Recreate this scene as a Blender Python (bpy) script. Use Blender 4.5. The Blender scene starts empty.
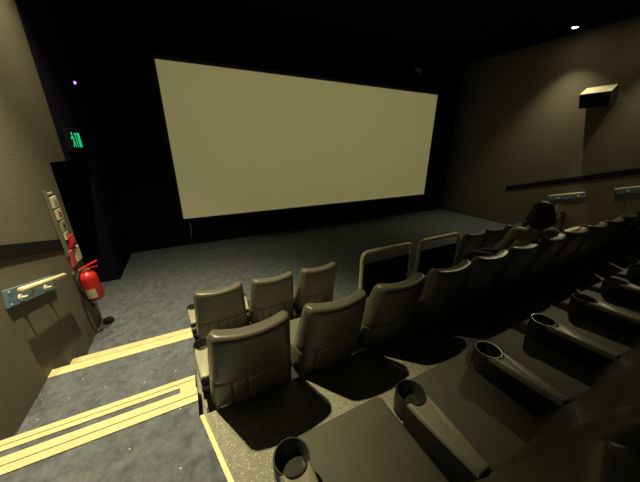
import bpy, bmesh, math, random
from mathutils import Vector, Matrix
random.seed(4)
PI = math.pi
scn = bpy.context.scene
COL = scn.collection

# ------------------------------------------------------------------ materials
def new_mat(name):
    m = bpy.data.materials.new(name); m.use_nodes = True
    nt = m.node_tree
    return m, nt, nt.nodes['Principled BSDF']

def plain(name, col, rough=.6, metal=0., spec=.4, bump=0., bscale=60., var=0., vscale=8.):
    m, nt, b = new_mat(name)
    b.inputs['Roughness'].default_value = rough
    b.inputs['Metallic'].default_value = metal
    b.inputs['Specular IOR Level'].default_value = spec
    tc = nt.nodes.new('ShaderNodeTexCoord')
    n = nt.nodes.new('ShaderNodeTexNoise'); n.inputs['Scale'].default_value = vscale; n.inputs['Detail'].default_value = 4
    nt.links.new(tc.outputs['Object'], n.inputs['Vector'])
    mx = nt.nodes.new('ShaderNodeMix'); mx.data_type = 'RGBA'
    lo = [c*(1-var) for c in col]; hi = [min(1, c*(1+var)) for c in col]
    mx.inputs[6].default_value = (*lo, 1); mx.inputs[7].default_value = (*hi, 1)
    nt.links.new(n.outputs['Fac'], mx.inputs[0])
    nt.links.new(mx.outputs[2], b.inputs['Base Color'])
    if bump:
        nb = nt.nodes.new('ShaderNodeTexNoise'); nb.inputs['Scale'].default_value = bscale; nb.inputs['Detail'].default_value = 3
        nt.links.new(tc.outputs['Object'], nb.inputs['Vector'])
        bp = nt.nodes.new('ShaderNodeBump'); bp.inputs['Strength'].default_value = bump; bp.inputs['Distance'].default_value = .01
        nt.links.new(nb.outputs['Fac'], bp.inputs['Height'])
        nt.links.new(bp.outputs['Normal'], b.inputs['Normal'])
    return m

def flecked(name, base, base2, fleck, scale, thr, nscale, rough=.9, bump=.3, bscale=180, thr2=None):
    """a ground colour mottled by noise, with small flecks (crumbs, chips)"""
    m, nt, b = new_mat(name)
    b.inputs['Roughness'].default_value = rough
    b.inputs['Specular IOR Level'].default_value = .15
    tc = nt.nodes.new('ShaderNodeTexCoord')
    n = nt.nodes.new('ShaderNodeTexNoise'); n.inputs['Scale'].default_value = nscale; n.inputs['Detail'].default_value = 6
    n.inputs['Roughness'].default_value = .7
    mx = nt.nodes.new('ShaderNodeMix'); mx.data_type = 'RGBA'
    mx.inputs[6].default_value = (*base, 1); mx.inputs[7].default_value = (*base2, 1)
    rmp = nt.nodes.new('ShaderNodeMapRange'); rmp.inputs[1].default_value = .35; rmp.inputs[2].default_value = .65
    v = nt.nodes.new('ShaderNodeTexVoronoi'); v.inputs['Scale'].default_value = scale
    mth = nt.nodes.new('ShaderNodeMath'); mth.operation = 'LESS_THAN'; mth.inputs[1].default_value = thr
    sep = nt.nodes.new('ShaderNodeSeparateColor')
    pick = nt.nodes.new('ShaderNodeMath'); pick.operation = 'GREATER_THAN'; pick.inputs[1].default_value = .6 if thr2 is None else thr2
    both = nt.nodes.new('ShaderNodeMath'); both.operation = 'MULTIPLY'
    mx2 = nt.nodes.new('ShaderNodeMix'); mx2.data_type = 'RGBA'
    mx2.inputs[7].default_value = (*fleck, 1)
    L = nt.links.new
    L(tc.outputs['Object'], n.inputs['Vector']); L(tc.outputs['Object'], v.inputs['Vector'])
    L(n.outputs['Fac'], rmp.inputs[0]); L(rmp.outputs[0], mx.inputs[0])
    L(v.outputs['Distance'], mth.inputs[0]); L(v.outputs['Color'], sep.inputs[0]); L(sep.outputs[0], pick.inputs[0])
    L(mth.outputs[0], both.inputs[0]); L(pick.outputs[0], both.inputs[1])
    L(mx.outputs[2], mx2.inputs[6]); L(both.outputs[0], mx2.inputs[0])
    L(mx2.outputs[2], b.inputs['Base Color'])
    nb = nt.nodes.new('ShaderNodeTexNoise'); nb.inputs['Scale'].default_value = bscale
    L(tc.outputs['Object'], nb.inputs['Vector'])
    bp = nt.nodes.new('ShaderNodeBump'); bp.inputs['Strength'].default_value = bump; bp.inputs['Distance'].default_value = .01
    L(nb.outputs['Fac'], bp.inputs['Height']); L(bp.outputs['Normal'], b.inputs['Normal'])
    return m

def glow(name, col, s):
    m, nt, b = new_mat(name)
    b.inputs['Base Color'].default_value = (*col, 1)
    b.inputs['Emission Color'].default_value = (*col, 1)
    b.inputs['Emission Strength'].default_value = s
    return m

M = dict(
    carpet=flecked('blue_grey_carpet', (.085, .098, .125), (.17, .185, .215), (.75, .72, .6), 22, .10, 14, thr2=.72),
    vinyl=flecked('speckled_vinyl', (.22, .21, .17), (.34, .33, .28), (.62, .6, .5), 90, .28, 60, rough=.55, bump=.05, thr2=.45),
    black_wall=plain('black_fabric_wall', (.016, .013, .032), .95, spec=.05, bump=.2, var=.3, vscale=5),
    grey_wall=plain('grey_brown_wall_cloth', (.17, .155, .125), .95, spec=.05, bump=.25, bscale=90, var=.12, vscale=1.4),
    ceiling=plain('black_ceiling_paint', (.010, .008, .020), .95, spec=.05, var=.3, vscale=2),
    band=plain('black_trim', (.012, .011, .012), .8, spec=.1, var=.2),
    leather=plain('grey_vinyl_leather', (.108, .105, .079), .34, spec=.5, bump=.10, bscale=160, var=.10, vscale=5),
    cushion=plain('grey_seat_fabric', (.12, .12, .092), .62, spec=.3, bump=.15, bscale=200, var=.08, vscale=6),
    pad=plain('pale_grey_arm_vinyl', (.34, .33, .25), .42, spec=.5, bump=.05, var=.1),
    arm=plain('black_plastic', (.022, .022, .022), .42, spec=.4, var=.2),
    cup=plain('cup_holder_plastic', (.05, .05, .042), .25, spec=.5, var=.1),
    steel=plain('dark_painted_steel', (.09, .088, .075), .5, metal=.3, var=.15),
    seam=plain('seam_shadow_thread', (.03, .03, .026), .8, var=.1),
    nosing=plain('cream_nosing', (.74, .64, .36), .6, spec=.3, bump=.06, bscale=40, var=.16, vscale=9),
    groove=plain('dark_groove_rubber', (.16, .13, .07), .8, var=.1),
    edge=plain('brass_trim', (.62, .52, .27), .45, metal=.25, var=.15, vscale=20),
    screen=plain('matt_screen_vinyl', (.86, .83, .60), .9, spec=.05, var=.02, vscale=1),
    rail=plain('cream_painted_tube', (.50, .48, .36), .45, spec=.4, var=.1),
    wood=plain('cream_timber_rail', (.74, .67, .45), .45, spec=.4, var=.12, vscale=14),
    board=plain('blue_grey_board', (.13, .22, .33), .5, spec=.4, var=.12),
    panel=plain('black_infill_panel', (.012, .012, .02), .9, spec=.08, var=.2),
    red=plain('extinguisher_red', (.62, .02, .025), .3, spec=.5, var=.06),
    redsign=plain('red_sign', (.62, .10, .11), .5, var=.08),
    cream=plain('cream_plastic', (.66, .62, .46), .5, var=.06),
    beige=plain('beige_plastic', (.34, .32, .23), .5, var=.06),
    paper=plain('cream_paper', (.84, .78, .56), .8, var=.05),
    rubber=plain('black_rubber', (.012, .012, .012), .7, var=.1),
    brass=plain('brass_valve', (.55, .42, .18), .3, metal=.8, var=.1),
    skin=plain('skin', (.42, .25, .17), .55, var=.05),
    hair=plain('dark_brown_hair', (.028, .010, .010), .6, spec=.3, bump=.6, bscale=50, var=.4, vscale=30),
    shirt=plain('grey_jersey', (.34, .32, .29), .9, spec=.1, bump=.3, bscale=30, var=.12),
    trousers=plain('black_cloth', (.02, .02, .025), .9, var=.1),
    lamp=glow('lamp_lens', (1, .86, .55), 60.),
    green=glow('green_sign_light', (.02, .72, .30), .62),
    violet=glow('violet_led', (.55, .12, 1.), 5.),
    wallred=plain('dark_red_mark', (.5, .03, .03), .5),
)

# ------------------------------------------------------------------ helpers
def link(name, bm, mat, parent=None, smooth=False, angle=None):
    me = bpy.data.meshes.new(name)
    bmesh.ops.recalc_face_normals(bm, faces=bm.faces[:])
    bm.to_mesh(me); bm.free()
    for m in (mat if isinstance(mat, (list, tuple)) else [mat]):
        me.materials.append(m)
    if smooth:
        for p in me.polygons: p.use_smooth = True
        if angle: me.set_sharp_from_angle(angle=math.radians(angle))
    o = bpy.data.objects.new(name, me); COL.objects.link(o)
    if parent is not None: o.parent = parent
    return o

def tag(o, label, cat, group=None):
    o['label'] = label; o['category'] = cat
    if group: o['group'] = group
    return o

def thing(name, label, cat, loc=(0, 0, 0), rz=0, group=None):
    o = bpy.data.objects.new(name, None); COL.objects.link(o)
    o.empty_display_size = .1
    o.location = loc; o.rotation_euler = (0, 0, rz)
    return tag(o, label, cat, group)

def struct(name, bm, mat, parent=None, smooth=False):
    o = link(name, bm, mat, parent, smooth)
    if parent is None: o['kind'] = 'structure'
    return o

def box(bm, x0, x1, y0, y1, z0, z1, mi=0, mtx=None):
    vs = [bm.verts.new(Vector((x, y, z))) for z in (z0, z1) for y in (y0, y1) for x in (x0, x1)]
    if mtx is not None:
        for v in vs: v.co = mtx @ v.co
    for f in ((0, 1, 3, 2), (4, 6, 7, 5), (0, 4, 5, 1), (2, 3, 7, 6), (0, 2, 6, 4), (1, 5, 7, 3)):
        bm.faces.new([vs[i] for i in f]).material_index = mi
    return vs

def bbox(x0, x1, y0, y1, z0, z1, r=.01, seg=3, mtx=None):
    bm = bmesh.new(); box(bm, x0, x1, y0, y1, z0, z1)
    bmesh.ops.bevel(bm, geom=bm.edges[:], offset=r, segments=seg, affect='EDGES', profile=.5)
    if mtx is not None: bm.transform(mtx)
    return bm

def prism(bm, pts, z0, z1, mi=0):
    a = [bm.verts.new((x, y, z0)) for x, y in pts]; b = [bm.verts.new((x, y, z1)) for x, y in pts]
    n = len(pts)
    bm.faces.new(a).material_index = mi; bm.faces.new(b).material_index = mi
    for i in range(n): bm.faces.new((a[i], a[(i+1) % n], b[(i+1) % n], b[i])).material_index = mi

def tube(bm, pts, r, n=12, cap=True):
    pts = [Vector(p) for p in pts]; rings = []
    up = None
    for i, p in enumerate(pts):
        d = (pts[min(i+1, len(pts)-1)] - pts[max(i-1, 0)]).normalized()
        if up is None:
            up = d.orthogonal().normalized()
        else:
            up = (up - d*up.dot(d)).normalized()
        s = d.cross(up)
        rr = r[i] if isinstance(r, (list, tuple)) else r
        rings.append([bm.verts.new(p + (up*math.cos(2*PI*k/n) + s*math.sin(2*PI*k/n))*rr) for k in range(n)])
    for a, b in zip(rings, rings[1:]):
        for k in range(n): bm.faces.new((a[k], a[(k+1) % n], b[(k+1) % n], b[k]))
    if cap: bm.faces.new(rings[0]); bm.faces.new(rings[-1])

def lathe(bm, prof, c=(0, 0, 0), n=24, close=False):
    rings = [[bm.verts.new((c[0]+r*math.cos(2*PI*k/n), c[1]+r*math.sin(2*PI*k/n), c[2]+z)) for k in range(n)] for r, z in prof]
    for a, b in zip(rings, rings[1:]):
        for k in range(n): bm.faces.new((a[k], a[(k+1) % n], b[(k+1) % n], b[k]))
    if close:
        a, b = rings[-1], rings[0]
        for k in range(n): bm.faces.new((a[k], a[(k+1) % n], b[(k+1) % n], b[k]))
    else:
        bm.faces.new(rings[0]); bm.faces.new(rings[-1])

def fillet(pts, r, k=6):
    """round the inner corners of a polyline"""
    out = [Vector(pts[0])]
    for i in range(1, len(pts)-1):
        p = Vector(pts[i]); a = (Vector(pts[i-1])-p).normalized(); b = (Vector(pts[i+1])-p).normalized()
        for j in range(k+1):
            t = j/k
            out.append((p+a*r)*(1-t)**2 + p*2*t*(1-t) + (p+b*r)*t*t)
    out.append(Vector(pts[-1])); return out

# ------------------------------------------------------------------ the room
XL, XR, YF, YB, ZC = -1.27, 8.43, 6.5, -6.0, 2.45
Z0, ZB, ZCR, ZD = -2.18, -1.82, -1.46, -1.10
MID = 7.16                      # mirror: x -> MID - x
YBLK = 4.36                     # in front of this the side walls are lined in black

# floor (front stalls floor, with the corridor floor behind the doorway)
bm = bmesh.new(); prism(bm, [(XL, 2.2), (XR, 2.2), (XR, YF), (XL, YF)], Z0-.2, Z0)
prism(bm, [(-3.3, 3.9), (XL, 3.9), (XL, 5.15), (-3.3, 5.15)], Z0-.2, Z0)
struct('floor', bm, M['carpet'])
# ceiling
bm = bmesh.new(); box(bm, XL-.2, XR+.2, YB-.2, YF+.2, ZC, ZC+.15); struct('ceiling', bm, M['ceiling'])
# front wall
bm = bmesh.new(); box(bm, XL-.2, XR+.2, YF, YF+.15, Z0, ZC); struct('wall_front', bm, M['black_wall'])
bm = bmesh.new(); box(bm, XL-.2, XR+.2, YB-.15, YB, Z0, ZC); struct('wall_back', bm, M['black_wall'])
# left wall with a doorway y 3.9 .. 5.15, head at z -0.17
bm = bmesh.new()
box(bm, XL-.18, XL, YB, 3.9, Z0-.1, ZC, 0)
box(bm, XL-.18, XL, 3.9, YBLK, -.17, ZC, 0)
box(bm, XL-.18, XL, YBLK, 5.15, -.17, ZC, 1)
box(bm, XL-.18, XL, 5.15, YF, Z0-.1, ZC, 1)
struct('wall_left', bm, [M['grey_wall'], M['black_wall']])
bm = bmesh.new()
box(bm, -3.3, XL-.18, 3.78, 3.9, Z0, .2); box(bm, -3.3, XL-.18, 5.15, 5.27, Z0, .2)
box(bm, -3.42, -3.3, 3.78, 5.27, Z0, .2); box(bm, -3.3, XL-.18, 3.9, 5.15, .1, .2)
struct('wall_corridor', bm, M['black_wall'])
bm = bmesh.new()
box(bm, XR, XR+.18, YB, YF, Z0-.1, ZC, 0)
struct('wall_right', bm, [M['grey_wall'], M['black_wall']])

# stepped row platforms (speckled vinyl) and stepped carpeted aisles
bm = bmesh.new(); prism(bm, [(-.16, 1.25), (7.32, 1.25), (7.32, 2.36), (-.16, 2.36)], Z0, ZB); struct('platform', bm, M['vinyl'])
bm = bmesh.new(); prism(bm, [(-.12, 1.25), (.06, .50), (.06, .12), (7.10, .12), (7.10, .50), (7.28, 1.25)], Z0, ZCR); struct('platform', bm, M['vinyl'])
bm = bmesh.new(); prism(bm, [(XL, YB), (XR, YB), (XR, .12), (XL, .12)], Z0, ZD); struct('platform', bm, M['carpet'])
for side in (0, 1):
    fx = (lambda x: x) if side == 0 else (lambda x: MID - x)
    for pts, top in (([(XL, .12), (.06, .12), (.06, .50), (-.12, 1.25), (-.135, 1.25), (-.135, 1.462), (XL, 1.462)], ZCR),
                     ([(XL, 1.462), (-.16, 1.462), (-.16, 1.768), (XL, 1.768)], ZCR-.18),
                     ([(XL, 1.768), (-.16, 1.768), (-.16, 2.575), (XL, 2.575)], ZB),
                     ([(XL, 2.575), (-.16, 2.575), (-.16, 2.915), (XL, 2.915)], ZB-.18)):
        bm = bmesh.new(); prism(bm, [(fx(x), y) for x, y in pts], Z0, top); struct('step', bm, M['carpet'])
# nosings: two cream bands with a dark groove between, lip over the edge
tn = 0
def nosing(x0, x1, yf, z, w, ret=None, grooved=True):
    global tn
    bm = bmesh.new()
    g = .006 if grooved else 0
    box(bm, x0, x1, yf-w, yf-w/2-g/2, z, z+.006, 0)
    box(bm, x0, x1, yf-w/2+g/2, yf+.003, z, z+.006, 0)
    if grooved: box(bm, x0, x1, yf-w/2-g/2, yf-w/2+g/2, z, z+.003, 1)
    box(bm, x0, x1, yf+.0005, yf+.003, z-.045, z, 0)
    if ret:
        box(bm, ret[0], ret[1], ret[2], yf-w, z, z+.006, 0)
    tn += 1
    struct('trim_%d' % tn, bm, [M['nosing'], M['groove']])
for side in (0, 1):
    a, b = (XL, -.125) if side == 0 else (MID+.125, XR)
    a2, b2 = (XL, -.16) if side == 0 else (MID+.16, XR)
    r = (-.26, -.16) if side == 0 else (MID+.16, MID+.26)
    nosing(*((XL, -.135) if side == 0 else (MID+.135, XR)), 1.462, ZCR, .10)
    nosing(a2, b2, 1.768, ZCR-.18, .078, ret=(r[0], r[1], 1.47))
    nosing(a2, b2, 2.575, ZB, .095, grooved=False)
    nosing(a2, b2, 2.915, ZB-.18, .075, grooved=False)
# brass edge between carpet and vinyl beside the near row, on both aisles
for side in (0, 1):
    fx = (lambda x: x) if side == 0 else (lambda x: MID - x)
    bm = bmesh.new()
    prism(bm, [(fx(-.131), 1.25), (fx(-.109), 1.25), (fx(.071), .50), (fx(.049), .50)], ZCR, ZCR+.008)
    tn += 1; struct('trim_%d' % tn, bm, M['edge'])
# sloping dark bands along the side walls
def band(x0, x1, ya, za, yb, zb, h):
    global tn
    bm = bmesh.new()
    vs = box(bm, x0, x1, 0, 1, 0, h)
    for v in vs:
        t = v.co.y; v.co.y = ya+(yb-ya)*t; v.co.z += za+(zb-za)*t
    tn += 1; struct('trim_%d' % tn, bm, M['band'])
band(XL, XL+.012, -2.0, .43, 3.50, -1.03, .115)
band(XR-.012, XR, -2.0, .60, 4.40, -1.20, .13)
# low dark plinth along the front wall
bm = bmesh.new(); box(bm, XL, XR, YF-.02, YF, Z0, Z0+.12); struct('baseboard_front', bm, M['band'])

# ------------------------------------------------------------------ the screen
SX0, SX1, SZ0, SZ1, SY = -.165, 7.27, -1.52, 1.505, 6.36
scr = thing('cinema_screen', 'large blank pale yellow cinema screen on the black front wall', 'screen', ((SX0+SX1)/2, SY, SZ0))
w, h = SX1-SX0, SZ1-SZ0
bm = bmesh.new(); box(bm, -w/2, w/2, 0, .012, 0, h); link('screen_sheet', bm, M['screen'], scr)
bm = bmesh.new()
box(bm, -w/2-.09, w/2+.09, .014, .06, h, h+.09); box(bm, -w/2-.09, w/2+.09, .014, .06, -.09, 0)
box(bm, -w/2-.09, -w/2, .014, .06, 0, h); box(bm, w/2, w/2+.09, .014, .06, 0, h)
link('frame', bm, M['panel'], scr)
for x in (-w/2+.3, 0, w/2-.3):
    bm = bmesh.new(); box(bm, x-.04, x+.04, .06, YF-SY, .3, h-.3); link('bracket', bm, M['panel'], scr)
bm = bmesh.new(); tube(bm, [(-w/2+.10, .03, -.09), (-w/2+.12, .05, -.25), (-w/2+.09, .06, -.38), (-w/2+.10, .07, -.5)], .012, 8)
o = link('hanging_cord', bm, M['beige'], scr, True); o['label'] = 'short pale cord hanging below the lower left corner'

# ------------------------------------------------------------------ seats
def back_loop(wd, y_r, y_f, curve, nx=28, seams=(), depth=.006, rad=.03):
    """closed plan outline of the backrest at one height: rear side then front side, ends curving forward"""
    pts = []; rad = min(rad, .46*(y_f-y_r))
    for i in range(nx+1):                    # rear, left to right
        u = -1+2*i/nx; x = wd*u
        e = max(0, abs(x)-(wd-rad))/rad
        y = y_r + rad*(1-math.sqrt(max(0, 1-e*e)))
        for s in seams:
            y += depth*math.exp(-((x-s)/.006)**2)
        pts.append((x, y + curve*u*u))
    for i in range(nx+1):
        u = 1-2*i/nx; x = wd*u
        e = max(0, abs(x)-(wd-rad))/rad
        y = y_f - rad*(1-math.sqrt(max(0, 1-e*e)))
        pts.append((x, y + curve*u*u))
    return pts

def loft(levels):
    bm = bmesh.new(); rings = []
    for z, pts in levels:
        rings.append([bm.verts.new((x, y, z + (dz if False else 0))) for x, y in pts])
    n = len(rings[0])
    for a, b in zip(rings, rings[1:]):
        for k in range(n): bm.faces.new((a[k], a[(k+1) % n], b[(k+1) % n], b[k]))
    for r in (rings[0], rings[-1]):           # caps as strips from the rear side to the front side
        for k in range(n//2-1): bm.faces.new((r[k], r[k+1], r[n-2-k], r[n-1-k]))
    return bm

def rear(z): return -.13*(z-.42)/.58          # rear line of the reclined back
def front(z): return .17 + (-.045-.17)*(z-.45)/.55
HW = .222
def halfw(z): return .250 - .036*(z-.4)/.55
TOP = .955
def upper_back():
    zs = [.600, .605, .62, .65, .70, .76, .82, .87, .90, .915, .925, .935, .943, .949, .953, TOP]
    lv = []
    for z in zs:
        e = max(0, (z-(TOP-.040))/.040); k = 1-math.sqrt(max(0, 1-e*e))
        e2 = max(0, (.62-z)/.02); k2 = e2*e2
        wd = halfw(z) - .026*k - .006*k2
        lv.append((z, back_loop(wd, rear(z)-.004+.030*k+.010*k2, front(z)-.022*k-.006*k2, .040, rad=.040)))
    bm = loft(lv)
    for v in bm.verts:                        # the ends of the top edge stand a little higher than its middle
        if v.co.z > .8: v.co.z += .020*(v.co.z-.8)/.155*(abs(v.co.x)/HW)**2 - .006
    return bm
def lower_back():
    zs = [.370, .375, .388, .41, .46, .52, .57, .590, .602]
    lv = []
    for z in zs:
        e = max(0, (.415-z)/.045); k = 1-math.sqrt(max(0, 1-e*e))
        e2 = max(0, (z-.590)/.012)
        wd = halfw(z) - .05*k - .004*e2
        lv.append((z, back_loop(wd, rear(z)+.02*k+.006*e2, front(z)-.01, .040, nx=72, seams=(-.125, -.042, .042, .125), depth=.010, rad=.040)))
    return loft(lv)
def cushion_bm():
    bm = bbox(-HW+.008, HW-.008, .13, .60, .28, .412, .028, 4)
    for v in bm.verts:
        if v.co.z > .36: v.co.z += .012*(1-(v.co.x/HW)**2) - .010*max(0, (v.co.y-.48)/.12)**2
        if v.co.y > .45: v.co.y += .012*(1-(v.co.x/HW)**2)
    return bm

CY, CR = .475, .060                            # cup holder centre and radius
def arm_outline(k=10, ins=0., w0=.040):
    """flat outline of an armrest body, hollowed at its front end around the cup holder"""
    pts = [(-.030+ins, .165+ins), (.030-ins, .165+ins)]
    pts += [(.040-ins, .26), (CR-.008-ins, .38)]
    for j in range(k+1):
        a = PI*(.16+.68*j/k)
        pts.append(((CR-ins)*math.cos(a), CY-(CR+ins)*math.sin(a)))
    pts += [(-CR+.008+ins, .38), (-.040+ins, .26)]
    return pts

MESH = {}
def share(key, name, bm, mat, parent, smooth=True, angle=40):
    """first call builds the mesh, later ones are copies sharing its data"""
    if key not in MESH:
        MESH[key] = link(name, bm(), mat, parent, smooth, angle)
        return MESH[key]
    o = MESH[key].copy(); COL.objects.link(o); o.parent = parent
    return o

def arm_body():
    bm = bmesh.new(); prism(bm, arm_outline(), .345, .502)
    return bm
def arm_pad():
    bm = bmesh.new()
    lv = [(.502, .003), (.506, .001), (.514, .002), (.520, .006), (.523, .012)]
    rings = [[bm.verts.new((x, y, z)) for x, y in arm_outline(ins=i)] for z, i in lv]
    n = len(rings[0])
    for a, b in zip(rings, rings[1:]):
        for q in range(n): bm.faces.new((a[q], a[(q+1) % n], b[(q+1) % n], b[q]))
    bm.faces.new(rings[0]); bm.faces.new(rings[-1])
    return bm
def cup_bm():
    bm = bmesh.new()
    lathe(bm, [(.010, .40), (CR-.010, .40), (CR, .42), (CR, .518), (CR-.002, .523), (CR-.006, .523), (CR-.008, .518), (CR-.010, .47), (CR-.016, .462), (.010, .462)], (0, CY, 0), 28)
    return bm
def standard_bm():
    bm = bmesh.new()
    prism(bm, [(-.020, .17), (.020, .17), (.020, .36), (-.020, .36)], .012, .346)
    return bm
def foot_bm(): return bbox(-.045, .045, .10, .40, 0, .014, .004, 2)
def hinge_bm():
    bm = bmesh.new(); tube(bm, [(-.032, .172, .44), (.032, .172, .44)], .024, 14)
    tube(bm, [(-.032, .165, .38), (.032, .165, .38)], .018, 12)
    return bm

def add_arm(root, x):
    a = share('arm', 'armrest', arm_body, M['arm'], root, True, 35); a.location = (x, 0, 0)
    share('pad', 'arm_pad', arm_pad, M['pad'], a)
    c = share('cup', 'cup_holder', cup_bm, M['cup'], a)
    s = share('std', 'leg', standard_bm, M['steel'], root, False); s.location = (x, 0, 0)
    share('foot', 'foot_plate', foot_bm, M['steel'], s, True)
    share('hinge', 'hinge', hinge_bm, M['steel'], s, True)
def add_seat(x, y, z, label, group, last=False):
    t = thing('cinema_chair', label, 'chair', (x, y, z), 0, group)
    share('cush', 'seat_cushion', cushion_bm, M['cushion'], t, True, 60)
    share('up', 'backrest', upper_back, M['leather'], t, True, 60)
    share('lo', 'lower_back_panel', lower_back, M['leather'], t, True, 60)
    add_arm(t, -.26)
    if last: add_arm(t, .26)
    return t

ORD = ['first', 'second', 'third', 'fourth', 'fifth', 'sixth', 'seventh', 'eighth', 'ninth', 'tenth', 'eleventh', 'twelfth', 'thirteenth', 'fourteenth', 'fifteenth']
P = .52
# front row: three seats, two open spaces behind rails, then the rest
fr = {0: 'front row grey cinema seat at the left aisle, nearest the steps',
      1: 'middle of the three front row seats left of the guard rails',
      2: 'front row grey cinema seat, last before the gap with guard rails'}
for i in range(3):
    add_seat(.12+P*i, 2.33, Z0, fr[i], 'front row seats', i == 2)
for j in range(6):
    lab = 'front row grey cinema seat immediately right of the guard rails' if j == 0 else \
          ('front row grey cinema seat farthest right, pale in the wall light' if j == 5 else
           '%s front row grey seat counted rightwards from the guard rails' % ORD[j])
    add_seat(3.86+P*j, 2.33, Z0, lab, 'front row seats', j == 5)
for i in range(14):
    if i == 0: lab = 'second row grey cinema seat at the left aisle, back pale and fully lit'
    elif i == 6: lab = 'second row grey cinema seat with the person sitting in it'
    elif i == 5: lab = 'second row grey cinema seat just left of the seated person'
    elif i == 7: lab = 'second row grey cinema seat just right of the seated person'
    elif i == 13: lab = 'second row grey cinema seat at the far right aisle'
    else: lab = '%s grey seat of the second row, counted from the left aisle' % ORD[i]
    add_seat(.19+P*i, 1.20, ZB, lab, 'second row seats', i == 13)
for i in range(13):
    if i == 0: lab = 'nearest row grey cinema seat at the left aisle, wide lit cushion'
    elif i == 12: lab = 'nearest row grey cinema seat at the far right aisle'
    else: lab = '%s seat of the nearest row, counted from the left aisle' % ORD[i]
    add_seat(.43+P*i, .055, ZCR, lab, 'nearest row seats', i == 12)

# ------------------------------------------------------------------ guard rails in front of the open spaces
for k, (x0, x1, lab) in enumerate(((1.66, 2.47, 'left cream tubular guard rail with a black infill panel beside the front seats'),
                                   (2.57, 3.38, 'right cream tubular guard rail with a black infill panel beside the front seats'))):
    cx = (x0+x1)/2; hw = (x1-x0)/2-.025
    t = thing('guard_rail', lab, 'railing', (cx, 2.22, ZB), 0, 'guard rails in the front row')
    bm = bmesh.new(); tube(bm, fillet([(-hw, 0, .0), (-hw, 0, .675), (hw, 0, .675), (hw, 0, .0)], .085), .025, 14)
    link('tube_frame', bm, M['rail'], t, True, 50)
    link('infill_panel', bbox(-hw+.03, hw-.03, -.012, .012, .06, .53, .004, 2), M['panel'], t)
    for s in (-1, 1):
        bm = bmesh.new(); lathe(bm, [(.055, 0), (.055, .01), (.03, .014)], (s*hw, 0, 0), 18); link('base_flange', bm, M['rail'], t)
        for z in (.14, .46):
            bm = bmesh.new(); tube(bm, [(s*(hw), 0, z), (s*(hw-.04), 0, z)], .012, 8); link('clip', bm, M['steel'], t)

# ------------------------------------------------------------------ wall handrails
def handrail(xw, yc, zc, sgn, lab):
    """sgn +1: on the left wall, sticking out to +x"""
    t = thing('wall_handrail', lab, 'handrail', (xw, yc, zc), 0, 'short handrails on the side walls')
    A = math.radians(15.8)
    mt = Matrix.Rotation(-A, 4, 'X')
    x = lambda a, b: (min(sgn*a, sgn*b), max(sgn*a, sgn*b))
    a, b = x(0, .022)
    link('back_board', bbox(a, b, -.34, .34, -.066, .066, .004, 2, mt), M['board'], t)
    bm = bmesh.new(); tube(bm, [(sgn*.10, -.345, .05), (sgn*.10, -.34, .05), (sgn*.10, .34, .05), (sgn*.10, .345, .05)], [.016, .022, .022, .016], 16); bm.transform(mt)
    link('rail', bm, M['wood'], t, True, 50)
    for y in (-.20, .17):
        bm = bmesh.new(); tube(bm, fillet([(sgn*.022, y, -.02), (sgn*.10, y, -.02), (sgn*.10, y, .035)], .03), .009, 10)
        tube(bm, [(sgn*.0222, y, -.02), (sgn*.032, y, -.02)], .026, 16); bm.transform(mt)
        link('bracket', bm, M['cream'], t, True, 40)
    for y in (-.31, .31):
        for z in (-.045, .045):
            bm = bmesh.new(); tube(bm, [(sgn*.0222, y, z), (sgn*.026, y, z)], .008, 10); bm.transform(mt)
            link('screw', bm, M['cream'], t)
handrail(XL, 2.735, -1.115, 1, 'short cream handrail on a blue board on the left wall beside the steps')
handrail(XR, 2.945, -1.13, -1, 'short handrail on the right wall just above the seated person')
handrail(XR, 1.82, -.80, -1, 'short handrail on the right wall at the right picture edge')

# ------------------------------------------------------------------ right wall loudspeaker
t = thing('loudspeaker', 'dark box loudspeaker tilted down high on the right wall', 'loudspeaker', (XR, 2.91, 1.25))
mt = Matrix.Translation((-.19, 0, 0)) @ Matrix.Rotation(math.radians(-32), 4, 'Y')
link('cabinet', bbox(-.28, 0, -.25, .25, -.32, 0, .008, 2, mt), M['cream'], t)  # cream body puts the lamp-lit brightness of the top into the colour
link('grille', bbox(-.296, -.281, -.24, .24, -.31, -.012, .005, 2, mt), M['panel'], t)
for sy in (-.256, .2505):
    link('side_shade', bbox(-.275, -.005, sy, sy+.0055, -.315, -.005, .002, 1, mt), M['arm'], t)  # black sheets paint the shade of the unlit sides
bm = bmesh.new(); box(bm, -.16, 0, -.06, .06, -.26, -.14); link('wall_bracket', bm, M['arm'], t)
for y in (-.16, -.21):
    bm = bmesh.new(); box(bm, -.299, -.2965, y-.012, y+.012, -.07, -.05, 0, mt); link('badge', bm, M['cream'], t)

# ------------------------------------------------------------------ left wall: plates, alarm, signs, extinguisher
def plate(name, lab, cat, y, z, wy, hz, mat, th=.014, mark=None, group=None):
    o = thing(name, lab, cat, (XL, y, z), 0, group)
    link('cover_plate', bbox(0, th, -wy/2, wy/2, -hz/2, hz/2, .003, 2), mat, o)
    if mark:
        bm = bmesh.new(); box(bm, th, th+.003, -wy*.2, wy*.22, -hz*.2, hz*.2); link('rocker' if mark != 'wallred' else 'red_mark', bm, M[mark], o)
    return o
G = 'control plates on the left wall'
plate('label_strip', 'thin cream strip topmost in the column of plates on the left wall', 'sign', 3.63, -.46, .13, .022, M['cream'], .008)
plate('wall_switch', 'cream square switch just under the thin strip on the left wall', 'switch', 3.665, -.555, .125, .115, M['cream'], .018, 'beige', G)
plate('wall_switch', 'white plate with a red mark on the left wall, below the cream switch', 'switch', 3.675, -.685, .125, .115, M['cream'], .018, 'wallred', G)
plate('wall_switch', 'beige plate third down in the column on the left wall', 'switch', 3.685, -.815, .12, .115, M['beige'], .018, 'steel', G)
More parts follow.
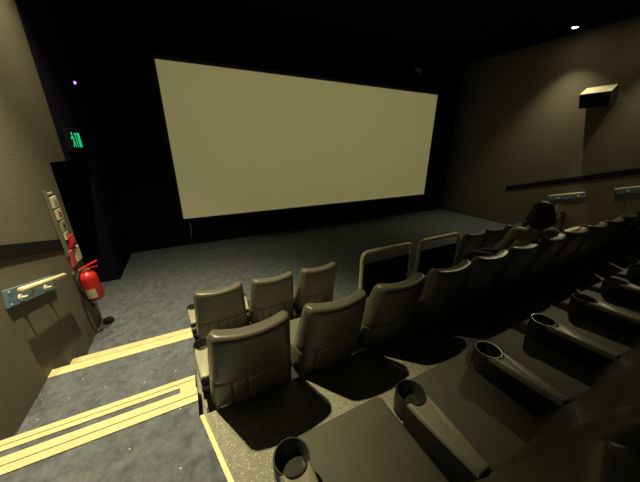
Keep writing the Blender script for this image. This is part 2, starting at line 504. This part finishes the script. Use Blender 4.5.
plate('wall_switch', 'small white plate just above the red call point', 'switch', 3.675, -.925, .085, .09, M['cream'], .018, 'wallred', G)
t = thing('fire_call_point', 'red fire alarm call point on the left wall above the extinguisher signs', 'alarm', (XL, 3.735, -1.01))
link('housing', bbox(0, .03, -.065, .065, -.065, .065, .010, 3), M['red'], t)
bm = bmesh.new(); box(bm, .03, .033, -.035, .035, -.03, .035); o = link('press_panel', bm, M['redsign'], t); o['label'] = 'pale red press panel'
t = tag(link('safety_sign', bbox(XL, XL+.016, 3.585, 3.695, -1.275, -1.095, .002, 1), M['redsign']), 'red upright sign on the left wall just above the extinguisher', 'sign')
t = tag(link('safety_sign', bbox(XL, XL+.018, 3.735, 3.87, -1.27, -1.105, .002, 1), M['cream']), 'cream upright sign beside the red one on the left wall', 'sign')
for k, dy in enumerate((0, .05)):
    bm = bmesh.new(); tube(bm, fillet([(XL+.011, 3.50+dy*.9, -.42), (XL+.011, 3.50+dy*.9, -.70), (XL+.011, 3.52+dy*.8, -1.12)], .05), .010, 8)
    tag(link('cable_conduit', bm, M['grey_wall'], None, True, 50), ('left' if k == 0 else 'right')+' thin grey conduit running down the wall beside the plates', 'conduit', 'conduits on the left wall')

ex = thing('fire_extinguisher', 'red fire extinguisher with white label hanging on the left wall', 'fire extinguisher', (XL+.115, 3.58, -1.77))
ex.rotation_euler = (math.radians(10), 0, 0); ex.scale = (1, 1, .9); ex.location.z += .08
bm = bmesh.new()
lathe(bm, [(.06, 0), (.082, .01), (.086, .03), (.086, .33), (.080, .365), (.060, .395), (.030, .412), (.028, .43)], n=32)
link('cylinder', bm, M['red'], ex, True, 50)
bm = bmesh.new()
for z0, z1, a0, a1 in ((.06, .20, -2.1, -1.0),):
    n = 14
    lo = [bm.verts.new((.0868*math.cos(a0+(a1-a0)*k/n), .0868*math.sin(a0+(a1-a0)*k/n), z0)) for k in range(n+1)]
    hi = [bm.verts.new((.0868*math.cos(a0+(a1-a0)*k/n), .0868*math.sin(a0+(a1-a0)*k/n), z1)) for k in range(n+1)]
    for k in range(n): bm.faces.new((lo[k], lo[k+1], hi[k+1], hi[k]))
o = link('label_wrap', bm, M['cream'], ex, True); o['label'] = 'cream printed label'
bm = bmesh.new(); tube(bm, [(0, 0, .425), (0, 0, .465)], .024, 14); tube(bm, [(-.05, 0, .445), (.045, 0, .445)], .014, 10); link('valve', bm, M['brass'], ex, True, 50)
bm = bmesh.new(); box(bm, -.012, .012, -.03, .14, 0, .012, 0, Matrix.Translation((0, 0, .47)) @ Matrix.Rotation(math.radians(22), 4, 'X'))
box(bm, -.012, .012, -.02, .12, 0, .010, 0, Matrix.Translation((0, 0, .448)))
bm.transform(Matrix.Rotation(math.radians(-75), 4, 'Z')); link('handle', bm, M['red'], ex)
bm = bmesh.new(); tube(bm, fillet([(-.045, 0, .445), (-.05, -.13, .40), (-.04, -.16, .22), (-.03, -.13, .06), (-.02, -.095, -.02)], .05), .013, 10); link('hose', bm, M['rubber'], ex, True, 50)
bm = bmesh.new(); tube(bm, [(-.025, -.096, .0), (-.015, -.093, -.06)], [.014, .020], 12); link('nozzle', bm, M['rubber'], ex, True, 50)
bm = bmesh.new(); box(bm, -.115, -.088, -.03, .03, .15, .42); link('wall_bracket', bm, M['steel'], ex)
# door stop on the floor at the corner of the doorway
bm = bmesh.new(); lathe(bm, [(.06, 0), (.062, .02), (.05, .05), (.035, .06)], (0, 0, 0), 20)
ds = link('door_stop', bm, M['rubber'], None, True, 50); ds.location = (XL+.09, 3.80, Z0)
tag(ds, 'black rubber door stop on the carpet below the fire extinguisher', 'door stop')

# green exit sign on the wall over the doorway
t = thing('exit_sign', 'small green lit exit sign over the dark doorway on the left', 'exit sign', (XL, 4.80, .075))
link('housing', bbox(0, .05, -.26, .26, -.14, .14, .008, 2), M['panel'], t)
bm = bmesh.new()
def yz(bm, pts):
    a = [bm.verts.new((.0505, y, z)) for y, z in pts]; b = [bm.verts.new((.053, y, z)) for y, z in pts]
    bm.faces.new(a); bm.faces.new(b[::-1])
    for i in range(len(pts)): bm.faces.new((a[i], a[(i+1) % len(pts)], b[(i+1) % len(pts)], b[i]))
yz(bm, [(-.130+.022*math.cos(a), .072+.022*math.sin(a)) for a in [2*PI*k/10 for k in range(10)]])     # running figure
yz(bm, [(-.15, .045), (-.115, .048), (-.095, -.01), (-.125, -.02)])
yz(bm, [(-.15, .045), (-.185, .015), (-.178, .0), (-.145, .022)])
yz(bm, [(-.112, .045), (-.075, .02), (-.078, .008), (-.108, .028)])
yz(bm, [(-.125, -.02), (-.150, -.06), (-.185, -.075), (-.178, -.09), (-.140, -.075), (-.108, -.02)])
yz(bm, [(-.10, -.012), (-.07, -.045), (-.075, -.095), (-.092, -.095), (-.09, -.052), (-.115, -.022)])
link('running_figure', bm, M['green'], t)
bm = bmesh.new()
yz(bm, [(-.035, .085), (.035, .085), (.035, .06), (.012, .06), (.012, -.09), (-.012, -.09), (-.012, .06), (-.035, .06)])
link('arrow', bm, M['green'], t)
bm = bmesh.new()
yz(bm, [(.07, .09), (.175, .09), (.175, -.09), (.07, -.09)])
link('doorway_symbol', bm, M['green'], t)
# violet LED
t = thing('indicator_light', 'tiny violet indicator light high on the black left wall', 'light', (XL, 5.45, .86))
link('housing', bbox(0, .05, -.06, .06, -.05, .05, .01, 2), M['panel'], t)
bm = bmesh.new(); bmesh.ops.create_uvsphere(bm, u_segments=12, v_segments=8, radius=.018); bm.transform(Matrix.Translation((.055, 0, 0))); link('led', bm, M['violet'], t, True)
# dull pale fitting on the front wall
t = thing('wall_spotlight', 'small unlit grey spotlight on the front wall over the screen right end', 'light', (6.35, YF, 2.07))
bm = bmesh.new(); tube(bm, [(0, -.02, 0), (0, -.10, 0)], .02, 10); link('stem', bm, M['steel'], t)
bm = bmesh.new(); tube(bm, [(-.10, -.12, .03), (.0, -.16, -.01), (.07, -.17, -.05)], [.04, .06, .065], 16); link('head', bm, M['beige'], t, True, 50)
link('wall_plate', bbox(-.05, .05, -.02, 0, -.05, .05, .004, 2), M['steel'], t)

# ------------------------------------------------------------------ lamps
COLR = (1.0, .88, .50)
def downlight(x, y, lab, power, size=118, blend=.9, aim=None):
    t = thing('ceiling_downlight', lab, 'lamp', (x, y, ZC), 0, 'downlights over the aisles')
    bm = bmesh.new(); lathe(bm, [(.055, -.005), (.055, -.05), (.075, -.05), (.08, -.045), (.08, 0), (.07, 0), (.07, -.005)], n=24, close=True); link('trim_ring', bm, M['arm'], t, True, 40)
    bm = bmesh.new(); lathe(bm, [(.02, -.052), (.045, -.046), (.054, -.03), (.054, -.006)], n=20); link('lens', bm, M['lamp'], t, True, 50)
    ld = bpy.data.lights.new('aisle_spot', 'SPOT'); ld.energy = power; ld.color = COLR
    ld.spot_size = math.radians(size); ld.spot_blend = blend; ld.shadow_soft_size = .035
    lo = bpy.data.objects.new('aisle_spot', ld); COL.objects.link(lo)
    lo.location = (x, y, ZC-.07); lo.rotation_euler = (Vector(aim)-lo.location).to_track_quat('-Z', 'Y').to_euler() if aim else (0, 0, 0)
downlight(-.87, 3.60, 'ceiling downlight near the left wall over the doorway end of the aisle', 290, size=90, blend=1)
downlight(-.60, 2.20, 'ceiling downlight over the steps of the left aisle', 900, size=77, blend=.9)
downlight(7.86, 3.53, 'glowing ceiling downlight close to the right wall above the loudspeaker', 175, size=85, blend=1)
downlight(6.9, 2.70, 'added fill downlight right of the middle, tilted towards the second row', 300, size=50, blend=1, aim=(3.7, 1.45, -.95))  # unseen lamp added to brighten the seat tops of the second row
downlight(7.98, 2.20, 'ceiling downlight over the steps of the right aisle', 150, size=54, blend=1)
# projector added out of view, its mask shaping the beam to light the screen
PX, PY, PZ = 3.56, -5.40, 2.05
t = thing('screen_fill_projector', 'added unseen projector on the back wall, masked to light only the screen', 'projector', (PX, PY, PZ))
D0 = .45; D1 = SY-PY
gx0, gx1 = [(x-PX)*D0/D1 for x in (SX0-.06, SX1+.06)]
gz0, gz1 = [(z-PZ)*D0/D1 for z in (SZ0-.06, SZ1+.06)]
bm = bmesh.new()
X0, X1, ZA, ZT = -.30, .30, -.35, .25
box(bm, X0, gx0, D0, D0+.004, ZA, ZT); box(bm, gx1, X1, D0, D0+.004, ZA, ZT)
box(bm, gx0, gx1, D0, D0+.004, gz1, ZT); box(bm, gx0, gx1, D0, D0+.004, ZA, gz0)
box(bm, X0-.02, X0, -.3, D0, ZA, ZT); box(bm, X1, X1+.02, -.3, D0, ZA, ZT)
box(bm, X0, X1, -.3, D0, ZT, ZT+.02); box(bm, X0, X1, -.3, D0, ZA-.02, ZA); box(bm, X0, X1, -.32, -.3, ZA, ZT)
link('housing', bm, M['panel'], t)
bm = bmesh.new(); box(bm, -.08, .08, -.60, -.32, -.15, .05); link('wall_mount', bm, M['arm'], t)
ld = bpy.data.lights.new('screen_fill_lamp', 'SPOT'); ld.energy = 1200; ld.color = (1, .93, .53); ld.shadow_soft_size = .001  # added lamp behind the mask, brightens the screen sheet
ld.spot_size = math.radians(50); ld.spot_blend = .55
lo = bpy.data.objects.new('screen_fill_lamp', ld); COL.objects.link(lo); lo.location = (PX, PY, PZ)
lo.rotation_euler = (Vector((3.56, SY, .2))-Vector((PX, PY, PZ))).to_track_quat('-Z', 'Y').to_euler()

# ------------------------------------------------------------------ the seated person (second row)
def skin_mesh(chains, sub=2):
    """chains: list of lists of (point, radius); grown with a Skin modifier, returned as a mesh"""
    vs, rs, es, idx = [], [], [], {}
    for ch in chains:
        prev = None
        for p, r in ch:
            key = tuple(round(c, 4) for c in p)
            if key not in idx: idx[key] = len(vs); vs.append(p); rs.append(r)
            i = idx[key]
            if prev is not None: es.append((prev, i))
            prev = i
    me = bpy.data.meshes.new('tmp'); me.from_pydata(vs, es, []); o = bpy.data.objects.new('tmp', me); COL.objects.link(o)
    o.modifiers.new('s', 'SKIN')
    for i, sv in enumerate(me.skin_vertices[0].data):
        r = rs[i]; sv.radius = r if isinstance(r, tuple) else (r, r); sv.use_root = (i == 0)
    md = o.modifiers.new('d', 'SUBSURF'); md.levels = sub
    dg = bpy.context.evaluated_depsgraph_get(); dg.update()
    res = bpy.data.meshes.new_from_object(o.evaluated_get(dg))
    bpy.data.objects.remove(o); return res

def remeshed(meshes, voxel, smooth=2):
    bm = bmesh.new()
    for m in meshes: bm.from_mesh(m)
    me = bpy.data.meshes.new('tmp'); bm.to_mesh(me); bm.free()
    o = bpy.data.objects.new('tmp', me); COL.objects.link(o)
    r = o.modifiers.new('r', 'REMESH'); r.mode = 'VOXEL'; r.voxel_size = voxel
    s = o.modifiers.new('s', 'SMOOTH'); s.iterations = smooth; s.factor = .5
    dg = bpy.context.evaluated_depsgraph_get(); dg.update()
    res = bpy.data.meshes.new_from_object(o.evaluated_get(dg)); bpy.data.objects.remove(o)
    return res

def ell(c, r, seg=24, rot=None):
    bm = bmesh.new(); bmesh.ops.create_uvsphere(bm, u_segments=seg, v_segments=seg//2+4, radius=1)
    mt = Matrix.Translation(c) @ (rot or Matrix.Identity(4)) @ Matrix.Diagonal((*r, 1)); bm.transform(mt)
    me = bpy.data.meshes.new('tmp'); bm.to_mesh(me); bm.free(); return me

per = thing('person', 'person with dark shoulder-length hair and grey top sitting in the second row', 'person', (3.36, 1.20, ZB))
TW = math.radians(-34)                          # upper body turned towards the right wall
def tw(p, k=1.):
    a = TW*k; x, y = p[0], p[1]-.17
    return (x*math.cos(a)-y*math.sin(a), .17+x*math.sin(a)+y*math.cos(a), p[2])
def twm(m):
    for v in m.vertices: v.co = tw(v.co)
    return m
# local frame: x right, y toward the screen, z up from the platform; cushion top .44
pel, wai, che, nek = (0, .285, .53), (0, .25, .68), (0, .19, .86), (0, .125, 1.03)
pel, wai, che, nek = pel, tw(wai, .5), tw(che), tw(nek)
HD = Vector((0, .135, 1.165))
body = [[(pel, (.15, .12)), (wai, (.13, .10)), (che, (.15, .105)), (tw((0, .15, .97)), (.09, .075)), (nek, .054), (tw((0, .13, 1.10)), .052)]]
for s in (-1, 1):
    body.append([(pel, (.15, .12)), ((s*.09, .36, .50), .088), ((s*.11, .72, .49), .062), ((s*.115, .74, .28), .052), ((s*.12, .70, .08), .036), ((s*.125, .74, .04), .034), ((s*.135, .86, .028), .026)])
body.append([(che, (.15, .105)), (tw((-.175, .165, .965)), .055), (tw((-.235, .19, .78)), .045), (tw((-.20, .38, .66)), .036), ((.02, .47, .62), .028)])
body.append([(che, (.15, .105)), (tw((.175, .165, .965)), .055), ((.33, .06, .84), .045), ((.44, .10, .94), .036), ((.49, .12, .995), .027)])
parts = [skin_mesh([c]) for c in body]
head = [ell(HD, (.076, .096, .112)), ell(HD+Vector((0, .052, -.055)), (.052, .052, .055)),            # skull, jaw
          ell(HD+Vector((0, .100, -.022)), (.014, .020, .026)), ell(HD+Vector((0, .090, .014)), (.045, .014, .010)),   # nose, brow
          ell(HD+Vector((0, .096, -.062)), (.024, .012, .009))]                                          # lips
for s in (-1, 1): head.append(ell(HD+Vector((s*.078, -.004, -.01)), (.010, .020, .031)))                # ears
parts += [twm(m) for m in head]
def hand(palm, d, side, curl):
    """palm at p, fingers along d, knuckles spread along side, bending towards curl"""
    p = Vector(palm); d = Vector(d).normalized(); side = Vector(side).normalized(); curl = Vector(curl).normalized()
    out = [ell(p, (.040, .022, .045), 16, Matrix((side, curl, d)).transposed().to_4x4())]
    for k, ln in enumerate((.062, .072, .066, .050)):
        b = p + side*(-.027+.018*k) + d*.03
        m1 = b + d*ln*.5 + curl*.006; m2 = m1 + (d*.6+curl*.8).normalized()*ln*.35; e = m2 + (d*.1+curl).normalized()*ln*.28
        out.append(skin_mesh([[(tuple(b), .0095), (tuple(m1), .009), (tuple(m2), .0082), (tuple(e), .007)]], 1))
    b = p - side*.032 - d*.012
    m1 = b - side*.022 + d*.022 + curl*.014; e = m1 + d*.022 + curl*.018 + side*.006
    out.append(skin_mesh([[(tuple(b), .012), (tuple(m1), .0105), (tuple(e), .0085)]], 1))
    return out
HP = Vector((.515, .135, 1.035))
parts += hand(HP, (.2, .1, 1), (-.9, .4, .1), (.4, .9, 0))
parts += hand((.05, .515, .605), (.3, 1, -.25), (1, -.3, 0), (0, -.2, -1))
me = remeshed(parts, .0065)
bm = bmesh.new(); bm.from_mesh(me); link('body', bm, M['skin'], per, True)
# eyes
for s in (-1, 1):
    bm = bmesh.new(); bm.from_mesh(ell(HD+Vector((s*.030, .086, .0)), (.012, .010, .008), 12)); [setattr(v, 'co', Vector(tw(v.co))) for v in bm.verts]; o = link('eye', bm, M['cream'], per, True)
# grey top over torso and arms
top = [[((0, .285, .50), (.165, .135)), (wai, (.148, .118)), (che, (.168, .122)), (tw((0, .152, .97)), (.10, .088)), (tw((0, .132, 1.025)), .066)]]
top.append([(che, (.168, .122)), (tw((-.178, .165, .965)), .070), (tw((-.235, .19, .78)), .060), (tw((-.205, .36, .67)), .050), (tw((-.185, .41, .652)), .046)])
top.append([(che, (.168, .122)), (tw((.178, .165, .965)), .070), ((.33, .06, .84), .060), ((.42, .092, .92), .050), ((.455, .106, .955), .046)])
me = remeshed([skin_mesh([c]) for c in top], .009)
bm = bmesh.new(); bm.from_mesh(me); link('grey_top', bm, M['shirt'], per, True)
tr = []
for s in (-1, 1):
    tr.append([((0, .30, .53), (.165, .13)), ((s*.09, .37, .51), .100), ((s*.11, .72, .495), .076), ((s*.115, .75, .28), .066), ((s*.12, .71, .10), .056)])
me = remeshed([skin_mesh([c]) for c in tr], .010)
bm = bmesh.new(); bm.from_mesh(me); link('trousers', bm, M['trousers'], per, True)
for s in (-1, 1):
    bm = bmesh.new(); bm.from_mesh(ell((s*.13, .80, .042), (.046, .125, .042), 20))
    for v in bm.verts: v.co.z = max(v.co.z, .001)
    link('shoe', bm, M['rubber'], per, True)
# hair: a full cap falling to the shoulders, open at the face
bm = bmesh.new(); bmesh.ops.create_icosphere(bm, subdivisions=5, radius=1)
rnd = random.Random(3); ph = [rnd.uniform(0, 6.28) for _ in range(6)]
for v in bm.verts:
    n = v.co.copy(); a = math.atan2(n.x, n.y)
    rx, ry, rz = .098, .112, .128
    if n.z < .2:
        k = min(1, (.2-n.z)/.9); rx *= 1+.50*k; ry *= 1+.22*k
    if n.z < 0: rz = .185
    wv = 1 + .025*math.sin(9*a+ph[0]+3*n.z) + .018*math.sin(17*a+ph[1]-5*n.z) + .012*math.sin(31*a+ph[2])
    p = Vector((n.x*rx*wv, n.y*ry*wv, n.z*rz))
    if p.y > 0:
        f = min(1, max(0, (p.z-.045)/.035))
        side = min(1, max(0, (abs(p.x)-.070)/.02))
        lim = (.015+.055*side)*(1-f) + .125*f
        p.y = min(p.y, lim + .008*math.sin(7*a))
    v.co = tw(HD + Vector((0, -.018, .004)) + p)
link('hair', bm, M['hair'], per, True)
# pale carton held up in the raised hand
ct = thing('paper_carton', 'small pale cream carton held up to the right of the seated person', 'carton', Vector((3.36, 1.20, ZB)) + HP + Vector((.028, .062, -.01)))
ct.rotation_euler = (math.radians(4), math.radians(12), math.radians(25))
bm = bmesh.new()
def ring(hw, z): return [bm.verts.new((x*hw, y*hw, z)) for x, y in ((-1, -1), (1, -1), (1, 1), (-1, 1))]
ra, rb, rc, rd = ring(.030, 0), ring(.048, .165), ring(.046, .165), ring(.029, .004)
for p, q in ((ra, rb), (rb, rc), (rc, rd)):
    for k in range(4): bm.faces.new((p[k], p[(k+1) % 4], q[(k+1) % 4], q[k]))
bm.faces.new(ra); bm.faces.new(rd); link('carton_body', bm, M['paper'], ct)

# ------------------------------------------------------------------ camera, world, colour
cd = bpy.data.cameras.new('camera'); cam = bpy.data.objects.new('camera', cd); COL.objects.link(cam)
f = 259.
cd.sensor_fit = 'HORIZONTAL'; cd.sensor_width = 36; cd.lens = 36*f/640; cd.clip_start = .02
def ray(u, v): return Vector((u-320, v-241, f))
Dn = ray(317, 954).normalized(); Xr = ray(860, 149); Xr = (Xr - Dn*Xr.dot(Dn)).normalized()
Yf = Xr.cross(Dn)*-1
if Yf.z < 0: Yf = -Yf
R = Matrix((Xr, Yf, -Dn))                       # photo axes (x right, y down, z in) to room axes
cam.matrix_world = (R @ Matrix.Diagonal((1, -1, -1))).to_4x4()
scn.camera = cam

wd = bpy.data.worlds.new('night'); wd.use_nodes = True; scn.world = wd
wd.node_tree.nodes['Background'].inputs['Color'].default_value = (.35, .33, .6, 1)
wd.node_tree.nodes['Background'].inputs['Strength'].default_value = .002
vs = scn.view_settings
scn.display_settings.display_device = 'sRGB'
vs.view_transform = 'Standard'; vs.look = 'None'; vs.gamma = 1; vs.use_curve_mapping = False
vs.exposure = 0.
